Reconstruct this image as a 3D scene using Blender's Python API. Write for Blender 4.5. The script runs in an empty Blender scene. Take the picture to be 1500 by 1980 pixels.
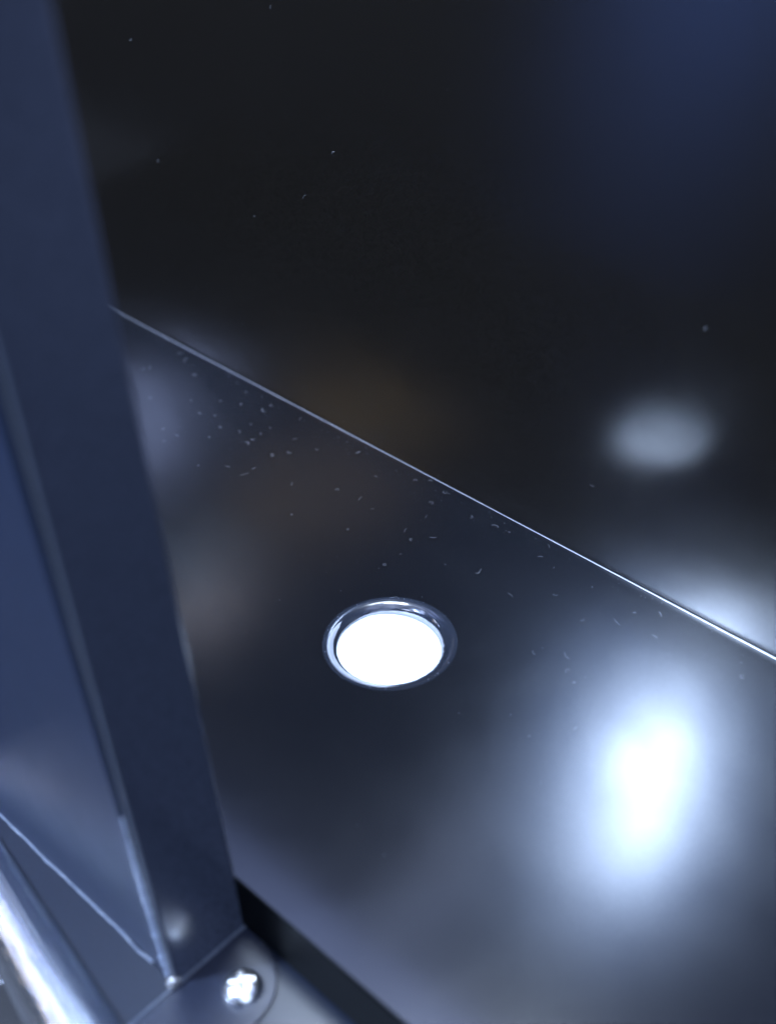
import bpy, bmesh, math, random
from mathutils import Vector, Matrix, noise
random.seed(7)
scene = bpy.context.scene
COL = scene.collection
MM = 0.001                                   # everything below is written in millimetres

# ------------------------------------------------------------------ camera
cam_d = bpy.data.cameras.new('camera')
cam = bpy.data.objects.new('camera', cam_d)
COL.objects.link(cam)
R = Matrix(((0.72243178, -0.40571907, 0.55989674),
            (0.68951727, 0.48310295, -0.53960863),
            (-0.05155826, 0.77588889, 0.62875923)))
cam.matrix_world = Matrix.Translation((0.15399668, -0.14728952, 0.21116538)) @ R.to_4x4()
cam_d.sensor_fit = 'VERTICAL'
cam_d.sensor_height = 24.0
cam_d.lens = 24.0 * 2500.0 / 1980.0
cam_d.clip_start = 0.005
cam_d.clip_end = 50.0
cam_d.dof.use_dof = True
cam_d.dof.focus_distance = 0.318
cam_d.dof.aperture_fstop = 5.8
scene.camera = cam

# ------------------------------------------------------------------ room light (dim, bluish, brighter towards the ceiling)
w = bpy.data.worlds.new('World')
scene.world = w
w.use_nodes = True
nt = w.node_tree
nt.nodes.clear()
tc = nt.nodes.new('ShaderNodeTexCoord')
sx = nt.nodes.new('ShaderNodeSeparateXYZ')
mr = nt.nodes.new('ShaderNodeMapRange')
mr.inputs['From Min'].default_value = -1
mr.inputs['From Max'].default_value = 1
rp = nt.nodes.new('ShaderNodeValToRGB')
cr = rp.color_ramp
stops = [(0.00, (.12, .18, .34)), (0.20, (.06, .09, .17)), (0.40, (.016, .018, .024)), (0.52, (.02, .024, .03)),
         (0.79, (.03, .036, .055)), (0.86, (.07, .11, .26)), (0.90, (.34, .45, .92)), (1.0, (.8, .95, 1.4))]
while len(cr.elements) < len(stops):
    cr.elements.new(0.5)
for e, (p, c) in zip(cr.elements, stops):
    e.position = p
    e.color = (*[min(v, 8) for v in c], 1)
bg = nt.nodes.new('ShaderNodeBackground')
bg.inputs['Strength'].default_value = 2.0
wo = nt.nodes.new('ShaderNodeOutputWorld')
nt.links.new(tc.outputs['Generated'], sx.inputs[0])
nt.links.new(sx.outputs['Z'], mr.inputs['Value'])
nt.links.new(mr.outputs[0], rp.inputs[0])
cl = nt.nodes.new('ShaderNodeTexNoise')          # the room is not even: soft light and dark patches of ceiling and walls
cl.inputs['Scale'].default_value = 5.5
cl.inputs['Detail'].default_value = 2.5
nt.links.new(tc.outputs['Generated'], cl.inputs['Vector'])
cm = nt.nodes.new('ShaderNodeMapRange')
cm.inputs['From Min'].default_value = .36
cm.inputs['From Max'].default_value = .66
cm.inputs['To Min'].default_value = .25
cm.inputs['To Max'].default_value = 2.1
nt.links.new(cl.outputs['Fac'], cm.inputs['Value'])
vm = nt.nodes.new('ShaderNodeVectorMath')
vm.operation = 'SCALE'
nt.links.new(rp.outputs[0], vm.inputs[0])
nt.links.new(cm.outputs[0], vm.inputs['Scale'])
nt.links.new(vm.outputs[0], bg.inputs['Color'])
nt.links.new(bg.outputs[0], wo.inputs[0])


def lamp(name, origin, direction, dist, sx, sy, radiance, color, roll=0.0):
    """Rectangular/elliptic lamp seen along `direction` from `origin` (mm)."""
    d = Vector(direction).normalized()
    ld = bpy.data.lights.new(name, 'AREA')
    ld.shape = 'ELLIPSE'
    ld.size = sx * MM
    ld.size_y = sy * MM
    area = math.pi * ld.size * ld.size_y / 4
    ld.energy = radiance * math.pi * area
    ld.color = color
    o = bpy.data.objects.new(name, ld)
    COL.objects.link(o)
    o.location = (Vector(origin) + d * dist) * MM
    q = d.to_track_quat('Z', 'Y')
    o.rotation_euler = (q.to_matrix() @ Matrix.Rotation(roll, 3, 'Z')).to_euler()
    return o


lamp('ceiling_lamp', (42, 51, 55), (-.318, -.594, .742), 900, 42, 165, 820, (.56, .72, 1.0))
lamp('ceiling_lamp_halo', (42, 51, 55), (-.330, -.600, .728), 930, 190, 330, 36, (.30, .48, 1.0))  # added wide dim glow behind the ceiling lamp, widens its halo
lamp('far_lamp', (-165, 51, 37), (-.711, -.462, .533), 900, 30, 110, 66, (.44, .56, 1.0))
lamp('warm_lamp', (-82, 51, 29), (-.604, -.545, .583), 900, 190, 80, 3.4, (1.0, .72, .36))
lamp('small_lamp', (-147, 51, 115), (-.623, -.442, .645), 900, 36, 36, 48, (.90, .82, .90))
lamp('pale_lamp', (-153, 51, 103), (-.640, -.446, .626), 900, 50, 90, 14, (.45, .65, 1.0))
lamp('streak_lamp', (-28, 51, 162), (-.400, -.469, .787), 900, 60, 260, 14, (.50, .62, 1.0), .7)
lamp('side_fill', (24, -75, 60), (.80, -.35, .48), 700, 500, 500, 4.6, (.50, .65, 1.0))  # added fill from the right, brightens the post flange
up = lamp('upper_fill', (20, 38, 330), (.25, .47, .84), 1, 60, 60, 100, (.58, .68, 1.0))  # added narrow fill on the front panel's back, mirrored blue in the back panel
up.data.spread = math.radians(22)
lamp('overhead_lamp', (0, 0, 0), (-.12, .03, 1), 450, 110, 110, 115, (.70, .83, 1.0))

scene.view_settings.view_transform = 'Standard'
scene.view_settings.look = 'None'
scene.view_settings.gamma = 1
scene.view_settings.use_curve_mapping = False
scene.view_settings.exposure = 0
scene.cycles.max_bounces = 10
scene.cycles.glossy_bounces = 8
scene.cycles.sample_clamp_indirect = 0
scene.cycles.caustics_reflective = True
scene.cycles.blur_glossy = 0.0
scene.cycles.use_denoising = True

# ------------------------------------------------------------------ materials


def mat(name, base, rough=.2, metal=0.0, ior=1.5, spec_tint=(1, 1, 1), coat=0.0):
    m = bpy.data.materials.new(name)
    m.use_nodes = True
    b = m.node_tree.nodes['Principled BSDF']
    b.inputs['Base Color'].default_value = (*base, 1)
    b.inputs['Roughness'].default_value = rough
    b.inputs['Metallic'].default_value = metal
    b.inputs['IOR'].default_value = ior
    b.inputs['Specular Tint'].default_value = (*spec_tint, 1)
    b.inputs['Coat Weight'].default_value = coat
    return m


def paint_texture(m, bump=.02, scale=900, wave=.0, rough_var=.03, speck=.35, mm_wave=25):
    """orange-peel micro bump, slow waviness and faint flake variation of a lacquered sheet"""
    nt = m.node_tree
    b = nt.nodes['Principled BSDF']
    tc = nt.nodes.new('ShaderNodeTexCoord')
    n1 = nt.nodes.new('ShaderNodeTexNoise')
    n1.inputs['Scale'].default_value = scale
    n1.inputs['Detail'].default_value = 3
    n2 = nt.nodes.new('ShaderNodeTexNoise')
    n2.inputs['Scale'].default_value = 1000 / mm_wave
    n2.inputs['Detail'].default_value = 1
    nt.links.new(tc.outputs['Object'], n1.inputs['Vector'])
    nt.links.new(tc.outputs['Object'], n2.inputs['Vector'])
    bp = nt.nodes.new('ShaderNodeBump')
    bp.inputs['Strength'].default_value = bump
    bp.inputs['Distance'].default_value = .00003
    nt.links.new(n1.outputs['Fac'], bp.inputs['Height'])
    last = bp
    if wave:
        b2 = nt.nodes.new('ShaderNodeBump')
        b2.inputs['Strength'].default_value = wave
        b2.inputs['Distance'].default_value = .002
        nt.links.new(n2.outputs['Fac'], b2.inputs['Height'])
        nt.links.new(bp.outputs[0], b2.inputs['Normal'])
        last = b2
    nt.links.new(last.outputs[0], b.inputs['Normal'])
    r0 = b.inputs['Roughness'].default_value
    mr = nt.nodes.new('ShaderNodeMapRange')
    mr.inputs['From Min'].default_value = .3
    mr.inputs['From Max'].default_value = .7
    mr.inputs['To Min'].default_value = r0 - rough_var
    mr.inputs['To Max'].default_value = r0 + rough_var
    n4 = nt.nodes.new('ShaderNodeTexNoise')          # wipe marks and finger smears: patches of duller lacquer
    n4.inputs['Scale'].default_value = 22
    n4.inputs['Detail'].default_value = 5
    n4.inputs['Roughness'].default_value = .6
    n4.inputs['Distortion'].default_value = 1.6
    nt.links.new(tc.outputs['Object'], n4.inputs['Vector'])
    nt.links.new(n4.outputs['Fac'], mr.inputs['Value'])
    nt.links.new(mr.outputs[0], b.inputs['Roughness'])
    c = b.inputs['Base Color'].default_value[:3]
    n3 = nt.nodes.new('ShaderNodeTexNoise')
    n3.inputs['Scale'].default_value = 2600
    n3.inputs['Detail'].default_value = 2
    nt.links.new(tc.outputs['Object'], n3.inputs['Vector'])
    r = nt.nodes.new('ShaderNodeValToRGB')
    r.color_ramp.elements[0].position = .3
    r.color_ramp.elements[1].position = .7
    r.color_ramp.elements[0].color = (*[v * (1 - speck) for v in c], 1)
    r.color_ramp.elements[1].color = (*[v * (1 + speck) for v in c], 1)
    nt.links.new(n3.outputs['Fac'], r.inputs[0])
    nt.links.new(r.outputs[0], b.inputs['Base Color'])
    return m


M_floor = paint_texture(mat('black_lacquer', (.0035, .004, .0055), .13, ior=1.75), .16, scale=2600, wave=.016, rough_var=.015)
M_wall = paint_texture(mat('black_lacquer_back', (.0074, .0060, .0044), .17, ior=1.75), .16, scale=2600, wave=.03)
M_post = paint_texture(mat('blue_black_lacquer', (.043, .050, .071), .22, ior=1.6), .03, wave=.04)
M_front = paint_texture(mat('blue_black_lacquer_front', (.009, .017, .040), .32, ior=1.6), .03, wave=.015)
M_ledge = paint_texture(mat('dark_blue_sheet', (.007, .010, .018), .34, ior=1.5), .04, wave=.05)
M_crease = mat('pale_crease', (.26, .27, .30), .30, metal=.5)  # paler and more metallic than the sheets it joins
M_lip = mat('shaded_lip', (.002, .0025, .003), .5, ior=1.15)  # shade on the lip's front face put into a near-black colour
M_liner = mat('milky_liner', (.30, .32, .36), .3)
M_edge = paint_texture(mat('bare_sheet_edge', (.06, .07, .09), .38, metal=.0), .05, wave=.0)
M_foot = paint_texture(mat('grey_blue_foot', (.012, .015, .026), .34, ior=1.5), .04, wave=.05)
M_seal = paint_texture(mat('pale_sealant', (.125, .14, .17), .35), .1, wave=.3, mm_wave=3)
M_bead = mat('highlight_bead', (.30, .34, .42), .16)  # highlight of the panel edge put into a pale colour
M_rim = mat('clear_coated_rim', (.016, .02, .03), .12, metal=.1, ior=1.8)
M_chrome = mat('polished_steel', (.92, .94, .96), .20, metal=1.0)
M_screw = mat('zinc_screw', (.88, .88, .86), .27, metal=1.0)
M_glob = mat('weld_metal', (.62, .60, .56), .25, metal=.8)
M_dust = mat('lint', (.27, .28, .30), .9)
M_ground = paint_texture(mat('brown_ground', (.016, .0145, .014), .6), .3, wave=.3)
M_under = mat('lamp_housing', (.7, .7, .7), .6)

# brushed streaks along the rail
nt_ = M_chrome.node_tree
tcn = nt_.nodes.new('ShaderNodeTexCoord')
mp = nt_.nodes.new('ShaderNodeMapping')
mp.inputs['Scale'].default_value = (10, 1500, 1500)
nz = nt_.nodes.new('ShaderNodeTexNoise')
nz.inputs['Scale'].default_value = 1
nz.inputs['Detail'].default_value = 4
bpn = nt_.nodes.new('ShaderNodeBump')
bpn.inputs['Strength'].default_value = .6
bpn.inputs['Distance'].default_value = .0004
vr = nt_.nodes.new('ShaderNodeVectorRotate')
vr.rotation_type = 'Z_AXIS'
vr.inputs['Angle'].default_value = math.radians(10.2)
nt_.links.new(tcn.outputs['Object'], vr.inputs['Vector'])
nt_.links.new(vr.outputs[0], mp.inputs[0])
nt_.links.new(mp.outputs[0], nz.inputs['Vector'])
nt_.links.new(nz.outputs['Fac'], bpn.inputs['Height'])
nt_.links.new(bpn.outputs[0], nt_.nodes['Principled BSDF'].inputs['Normal'])

M_light = bpy.data.materials.new('lit_panel')
M_light.use_nodes = True
_b = M_light.node_tree.nodes['Principled BSDF']
_b.inputs['Base Color'].default_value = (.8, .8, .8, 1)
_b.inputs['Emission Color'].default_value = (.48, .66, 1.0, 1)
_b.inputs['Emission Strength'].default_value = 2.8

# ------------------------------------------------------------------ helpers


def link(name, bm, m, parent=None, smooth=False, bevel=0.0, label=None):
    me = bpy.data.meshes.new(name)
    bmesh.ops.scale(bm, vec=(MM, MM, MM), verts=bm.verts)
    bmesh.ops.recalc_face_normals(bm, faces=bm.faces)
    bm.to_mesh(me)
    bm.free()
    me.materials.append(m)
    o = bpy.data.objects.new(name, me)
    COL.objects.link(o)
    if parent:
        o.parent = parent
    if smooth:
        for p in me.polygons:
            p.use_smooth = True
    if bevel:
        md = o.modifiers.new('bevel', 'BEVEL')
        md.width = bevel * MM
        md.segments = 4
        md.limit_method = 'ANGLE'
        for p in me.polygons:
            p.use_smooth = True
        wn = o.modifiers.new('wn', 'WEIGHTED_NORMAL')
        wn.keep_sharp = True
    if label:
        o['label'] = label
    return o


def box(bm, x0, x1, y0, y1, z0, z1, tf=None):
    vs = [bm.verts.new((x, y, z)) for z in (z0, z1) for y in (y0, y1) for x in (x0, x1)]
    for f in ((0, 2, 3, 1), (4, 5, 7, 6), (0, 1, 5, 4), (2, 6, 7, 3), (0, 4, 6, 2), (1, 3, 7, 5)):
        bm.faces.new([vs[i] for i in f])
    if tf:
        for v in vs:
            v.co = tf @ v.co
    return vs


def prism(bm, pts, z0, z1):
    a = [bm.verts.new((x, y, z0)) for x, y in pts]
    b = [bm.verts.new((x, y, z1)) for x, y in pts]
    n = len(pts)
    bm.faces.new(a[::-1])
    bm.faces.new(b)
    for i in range(n):
        bm.faces.new((a[i], a[(i + 1) % n], b[(i + 1) % n], b[i]))


def tube(bm, pts, radii, seg=12, cap=True):
    rings = []
    n = len(pts)
    up = Vector((.13, .21, 1)).normalized()
    for i, p in enumerate(pts):
        t = (pts[min(i + 1, n - 1)] - pts[max(i - 1, 0)]).normalized()
        s = t.cross(up)
        if s.length < 1e-4:
            s = t.cross(Vector((1, 0, 0)))
        s.normalize()
        q = s.cross(t)
        r = radii[i] if isinstance(radii, (list, tuple)) else radii
        rings.append([bm.verts.new(p + r * (math.cos(a) * s + math.sin(a) * q))
                      for a in [2 * math.pi * k / seg for k in range(seg)]])
    for i in range(n - 1):
        for k in range(seg):
            bm.faces.new((rings[i][k], rings[i][(k + 1) % seg], rings[i + 1][(k + 1) % seg], rings[i + 1][k]))
    if cap:
        bm.faces.new(rings[0][::-1])
        bm.faces.new(rings[-1])
    return rings


def lathe(bm, prof, seg=96, tf=None, jitter=None):
    rings = []
    for j, (r, z) in enumerate(prof):
        ring = []
        for k in range(seg):
            a = 2 * math.pi * k / seg
            rr = r + (jitter(j, a) if jitter else 0)
            co = Vector((rr * math.cos(a), rr * math.sin(a), z))
            ring.append(bm.verts.new(tf @ co if tf else co))
        rings.append(ring)
    for i in range(len(rings) - 1):
        for k in range(seg):
            bm.faces.new((rings[i][k], rings[i][(k + 1) % seg], rings[i + 1][(k + 1) % seg], rings[i + 1][k]))
    return rings


def tag(o, label, cat, group=None, kind=None):
    if label:
        o['label'] = label
    if cat:
        o['category'] = cat
    if group:
        o['group'] = group
    if kind:
        o['kind'] = kind
    return o


# ------------------------------------------------------------------ the cabinet
YS = 51.96                       # the crease between base and back
EF, EW = math.radians(1.8), math.radians(0.2)   # base rises to the front, back leans out: an 88.2 degree corner
TF = Matrix.Translation((0, YS, 0)) @ Matrix.Rotation(-EF, 4, 'X')   # base sheet: local y=0 at the crease, negative towards the front
TW = Matrix.Translation((0, YS, 0)) @ Matrix.Rotation(-EW, 4, 'X')

cab = bpy.data.objects.new('metal_cabinet', None)
COL.objects.link(cab)
tag(cab, 'glossy blue-black sheet metal cabinet corner with a round glowing hole in its base', 'cabinet')

XL, XR = -260.0, 260.0
# back panel
bm = bmesh.new()
box(bm, XL, XR, .35, 1.5, -.6, 235, TW)
link('back_panel', bm, M_wall, cab, label='near black glossy upright back sheet')

# base panel: flat sheet with a round opening, a small upturned crease at the back and a folded lip in front
HX, HY = 0.4, -53.4              # hole centre on the sheet
RH = 15.5
FRONT = -119.8
bm = bmesh.new()
ang = sorted(set([round(2 * math.pi * k / 160, 6) for k in range(160)]))
corners = [math.atan2(y - HY, x - HX) % (2 * math.pi) for x in (XL, XR) for y in (FRONT, -1.6)]
ang = sorted(ang + corners)
inner, outer = [], []
for a in ang:
    c, s = math.cos(a), math.sin(a)
    ts = []
    if abs(c) > 1e-9:
        ts.append(((XR if c > 0 else XL) - HX) / c)
    if abs(s) > 1e-9:
        ts.append(((-1.6 if s > 0 else FRONT) - HY) / s)
    t = min(ts)
    inner.append(bm.verts.new((HX + RH * c, HY + RH * s, 0)))
    outer.append(bm.verts.new((HX + t * c, HY + t * s, 0)))
n = len(ang)
for i in range(n):
    j = (i + 1) % n
    bm.faces.new((inner[i], inner[j], outer[j], outer[i]))
for v in bm.verts:
    v.co = TF @ v.co
base = link('base_panel', bm, M_floor, cab, label='glossy black base sheet with a round glowing hole')

# crease strip (concave bend): radius changes a little along its length
bm = bmesh.new()
rows = []
NX = 140
for i in range(NX + 1):
    x = XL + (XR - XL) * i / NX
    if x < -60:
        r = .15
    else:
        r = .15 + .13 * max(0, min(1, (x + 10) / 70))
    r *= 1 + .12 * noise.noise(Vector((x * .06, 3, 1)))
    row = [bm.verts.new(TF @ Vector((x, -1.6, 0)))]
    for k in range(11):
        a = math.radians(88.2) * k / 10
        row.append(bm.verts.new(TF @ Vector((x, .2 - r + r * math.sin(a), r - r * math.cos(a)))))
    rows.append(row)
for i in range(NX):
    for k in range(len(rows[0]) - 1):
        bm.faces.new((rows[i][k], rows[i + 1][k], rows[i + 1][k + 1], rows[i][k + 1]))
cre = link('crease', bm, M_crease, base, smooth=True)
cre.data.materials.append(M_floor)
for p in cre.data.polygons:
    if p.index % (len(rows[0]) - 1) == 0:
        p.material_index = 1

# folded front lip
bm = bmesh.new()
prof = [(FRONT, 0)]
for k in range(1, 7):
    a = math.radians(90) * k / 6
    prof.append((FRONT - .5 * math.sin(a), -.5 + .5 * math.cos(a)))
prof.append((FRONT - .5, -14.2))
rows = [[bm.verts.new(TF @ Vector((x, y, z))) for y, z in prof] for x in (XL, XR)]
for k in range(len(prof) - 1):
    bm.faces.new((rows[0][k], rows[1][k], rows[1][k + 1], rows[0][k + 1]))
link('front_lip', bm, M_lip, base, smooth=False)

# rolled rim of the hole
TH = TF @ Matrix.Translation((HX, HY, 0))
prof = [(RH, 0)] + [(15.3 - 3.05 * k / 14, -1.3 * (k / 14) ** 2.3) for k in range(15)] + [(12.2, -1.5), (12.2, -2.2), (12.5, -2.0), (13.5, -1.8), (15.6, -.8)]


def jit(j, a):
    if 13 <= j <= 17:
        return .10 * noise.noise(Vector((math.cos(a) * 9, math.sin(a) * 9, j * .2))) + \
            (.22 * noise.noise(Vector((math.cos(a) * 40, math.sin(a) * 40, 2))) if math.cos(a - .1) > .8 else 0)
    if 3 <= j <= 12:
        return .06 * noise.noise(Vector((math.cos(a) * 5, math.sin(a) * 5, j * .3)))
    return 0


bm = bmesh.new()
lathe(bm, prof, 200, TH, jit)
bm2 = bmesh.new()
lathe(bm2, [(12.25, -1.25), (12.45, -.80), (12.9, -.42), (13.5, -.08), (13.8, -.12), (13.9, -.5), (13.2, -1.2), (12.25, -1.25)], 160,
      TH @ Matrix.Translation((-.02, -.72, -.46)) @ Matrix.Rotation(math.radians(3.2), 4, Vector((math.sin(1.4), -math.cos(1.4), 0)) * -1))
rim = link('hole_rim', bm, M_rim, base, smooth=True, label='shiny rolled rim around the glowing hole')
link('liner', bm2, M_liner, base, smooth=True, label='pale milky ring at the near edge of the hole')

# ledge below the lip
ZL = -11.6
bm = bmesh.new()
box(bm, -420, XR, -101, -60, ZL - 1.4, ZL)
ledge = link('ledge', bm, M_ledge, cab, bevel=.4)

# corner post: upright flange with a rounded foot tab screwed to the ledge
post = None
bm = bmesh.new()
pts = [(24.0, -85.4)] + [(22.6 + 1.4 * math.cos(a), -69.3 + 1.4 * math.sin(a)) for a in [math.radians(7.5 * k) for k in range(13)]] + \
    [(19.5, -67.9), (19.5, -69.0), (22.2, -69.0), (22.6, -69.4), (22.6, -85.4)]
prism(bm, pts, ZL + .02, 186)
post = link('corner_post', bm, M_post, cab, bevel=.3)
bm = bmesh.new()
pts = [(24.0, -96.7), (24.0, -68.1), (27.0, -68.0), (31.0, -68.9), (34.0, -69.9), (36.6, -71.5), (38.8, -73.6), (40.2, -76.2), (40.9, -79.5), (41.2, -90), (41.2, -97)]
pts2 = []
for i in range(len(pts)):
    pts2.append(pts[i])
prism(bm, pts2, ZL + .02, ZL + .7)
link('foot', bm, M_foot, post, bevel=.3)
# folded bottom edge (a small bright bend between flange and foot)
bm = bmesh.new()
P = [Vector((24.05, y, ZL + .75 + .12 * noise.noise(Vector((y * .3, 0, 0))))) for y in [-67.9 - .7 * k for k in range(43)]]
tube(bm, P, [.42 + .14 * noise.noise(Vector((i * .4, 5, 0))) for i in range(len(P))], 10)
link('fold', bm, M_edge, post, smooth=True)
# cut edge of the flange
bm = bmesh.new()
box(bm, 22.75, 23.85, -85.75, -85.42, ZL + .1, 185.5)
link('cut_edge', bm, M_edge, post, bevel=.12)
# weld blob where flange, foot and front meet
bm = bmesh.new()
bmesh.ops.create_icosphere(bm, subdivisions=4, radius=1.0)
for v in bm.verts:
    v.co *= 1 + .25 * noise.noise(v.co * 1.6)
    v.co = Vector((v.co.x * 1.05, v.co.y * 1.5, v.co.z * 1.5)) + Vector((23.7, -86.0, -9.9))
link('weld_spot', bm, M_glob, post, smooth=True)

# front panel: upright sheet facing the viewer, rolled right edge
bm = bmesh.new()
pts = [(-420, ZL + .3), (20.9, ZL + .3), (18.3, 157), (-130, 157), (-134, 118), (-285, 118), (-290, 165), (-420, 165)]  # unseen left run and stepped top shaped to block parts of the lamp reflections
prism(bm, pts, -85.6, -84.4)
for v in bm.verts:
    v.co = Vector((v.co.x, v.co.z, v.co.y))
front = link('front_panel', bm, M_front, cab, bevel=.4)
# edge highlight put in as a pale bead along its right edge, lumpy towards the foot
bm = bmesh.new()
P, rr = [], []
z = ZL + .4
i = 0
while z < 36:
    big = 1
    P.append(Vector((21.0 - .0140 * (z + 11) + .08 * noise.noise(Vector((z * .3, 1, 0))), -85.5, z)))
    rr.append(.62 * min(1, .3 + (36 - z) / 26) + (.16 * noise.noise(Vector((z * .5, 7, 0))) + .22 * (math.exp(-((z - 2.5) / .55) ** 2) + math.exp(-((z + 4.6) / .5) ** 2)) if big else .03))
    z += .28 if big else 4
tube(bm, P, rr, 12)
link('edge_highlight', bm, M_bead, front, smooth=True)
# wavy sealant line at the bottom
bm = bmesh.new()
P, rr = [], []
for i in range(200):
    x = -130 + 146.6 * i / 199
    P.append(Vector((x, -85.75 - .35 * noise.noise(Vector((x * .13, 0, 4))) - .12 * noise.noise(Vector((x * .6, 0, 9))), ZL + .12)))
    rr.append(.33 + .10 * noise.noise(Vector((x * .25, 2, 0))))
tube(bm, P, rr, 10)
link('sealant_bead', bm, M_seal, front, smooth=True)

# screw in the foot tab: pan head with a cross recess
sc = Matrix.Translation((34.0, -77.9, ZL + .7))
bm = bmesh.new()
seg = 96
ringsN = 26
Rr, H = 4.1, 2.7
prev = None
depth = lambda x, y: 0
verts = []
for j in range(ringsN + 1):
    r = Rr * j / ringsN
    zz = H * math.sqrt(max(0, 1 - (r / Rr) ** 2.6))
    ring = []
    for k in range(seg):
        a = 2 * math.pi * k / seg + .5
        x, y = r * math.cos(a), r * math.sin(a)
        xr, yr = x * math.cos(.6) - y * math.sin(.6), x * math.sin(.6) + y * math.cos(.6)
        cut = 0
        if r < 2.5:
            d = min(abs(xr), abs(yr))
            cut = max(0, min(1, (.62 - d) / .2)) * .45 * (1 - (r / 2.6) ** 2)
        ring.append(bm.verts.new(sc @ Vector((x, y, zz - cut))))
        if j == 0:
            break
    verts.append(ring)
for k in range(seg):
    bm.faces.new((verts[0][0], verts[1][k], verts[1][(k + 1) % seg]))
for j in range(1, ringsN):
    for k in range(seg):
        bm.faces.new((verts[j][k], verts[j + 1][k], verts[j + 1][(k + 1) % seg], verts[j][(k + 1) % seg]))
link('screw', bm, M_screw, cab, smooth=True, label='shiny pan head screw in the foot tab')

# ------------------------------------------------------------------ polished rail in front
bm = bmesh.new()
P, rr = [], []
for i in range(40):
    t = -1.6 + 3.6 * i / 39
    a = Vector((-9.5, -99.3, ZL - 1.5))
    b = Vector((16.0, -103.9, ZL - 1.5))
    P.append(a.lerp(b, t) + Vector((0, 0, 0)))
    rr.append(6.9 + .7 * t)
tube(bm, P, rr, 48)
rail = link('steel_rail', bm, M_chrome, None, smooth=True)
tag(rail, 'bright polished steel rail running past the foot of the dark front sheet', 'rail')

bm = bmesh.new()
tf = Matrix.Translation((-16.5, -104.2, -30)) @ Matrix.Rotation(math.radians(-35), 4, 'Z') @ Matrix.Rotation(math.radians(25), 4, 'X')
box(bm, -3.5, 2.2, -1.2, 1.2, -.5, .5, tf)
box(bm, -3.5, -2.5, -1.2, 1.2, .5, 22, tf)
link('clip', bm, M_screw, rail, bevel=.3)

# ------------------------------------------------------------------ lit panel under the hole
bm = bmesh.new()
lathe(bm, [(0.01, -7.2), (30, -7.2), (30, -8.6), (0.01, -8.6)], 64, TH)
lp = link('light_panel', bm, M_light)
tag(lp, 'glowing white disc seen through the round hole in the black base', 'light')

# ------------------------------------------------------------------ ground below
bm = bmesh.new()
box(bm, -1500, 1500, -2500, 600, -62, -60)
g = link('ground', bm, M_ground)
tag(g, None, None, kind='structure')

# ------------------------------------------------------------------ dust and lint
bm = bmesh.new()


def on_base(x, y, h=.05):
    return TF @ Vector((x, y, h))


def on_wall(x, z, h=-.05):
    return TW @ Vector((x, h + .3, z))


def fibre(f, u, v, length, r, curl):
    a = random.uniform(0, 6.28)
    da = random.uniform(-curl, curl)
    pts = []
    nseg = 7
    for i in range(nseg):
        pts.append(f(u, v))
        u += length / nseg * math.cos(a)
        v += length / nseg * math.sin(a)
        a += da + random.uniform(-.5, .5)
    tube(bm, pts, r, 5)


def speck(f, u, v, r):
    c = f(u, v)
    vs = bmesh.ops.create_icosphere(bm, subdivisions=1, radius=r)['verts']
    for q in vs:
        q.co = q.co * random.uniform(.7, 1.2) + c


for i in range(130):
    u = random.triangular(-190, 110, -90)
    v = -abs(random.gauss(0, 22)) - .8
    if random.random() < .6:
        fibre(on_base, u, v, random.uniform(.8, 3.0), random.uniform(.018, .032), .9)
    else:
        speck(on_base, u, v, random.uniform(.02, .055))
for i in range(60):
    u = random.uniform(-150, 90)
    v = -abs(random.gauss(0, 2.5)) - .4
    speck(on_base, u, v, random.uniform(.03, .08))
for i in range(38):
    u = random.uniform(-170, 110)
    v = random.uniform(2, 130)
    if random.random() < .25:
        fibre(on_wall, u, v, random.uniform(.8, 2.0), random.uniform(.018, .03), .9)
    else:
        speck(on_wall, u, v, random.uniform(.03, .07))
for i in range(14):
    a = random.uniform(0, 6.28)
    speck(on_base, HX + 15 * math.cos(a), HY + 15 * math.sin(a), random.uniform(.06, .12))
for i in range(14):
    speck(on_base, random.uniform(-40, 60), random.uniform(-100, -30), random.uniform(.05, .1))
d = link('dust', bm, M_dust)
tag(d, 'pale lint and dust specks scattered over the black sheets', None, kind='stuff')
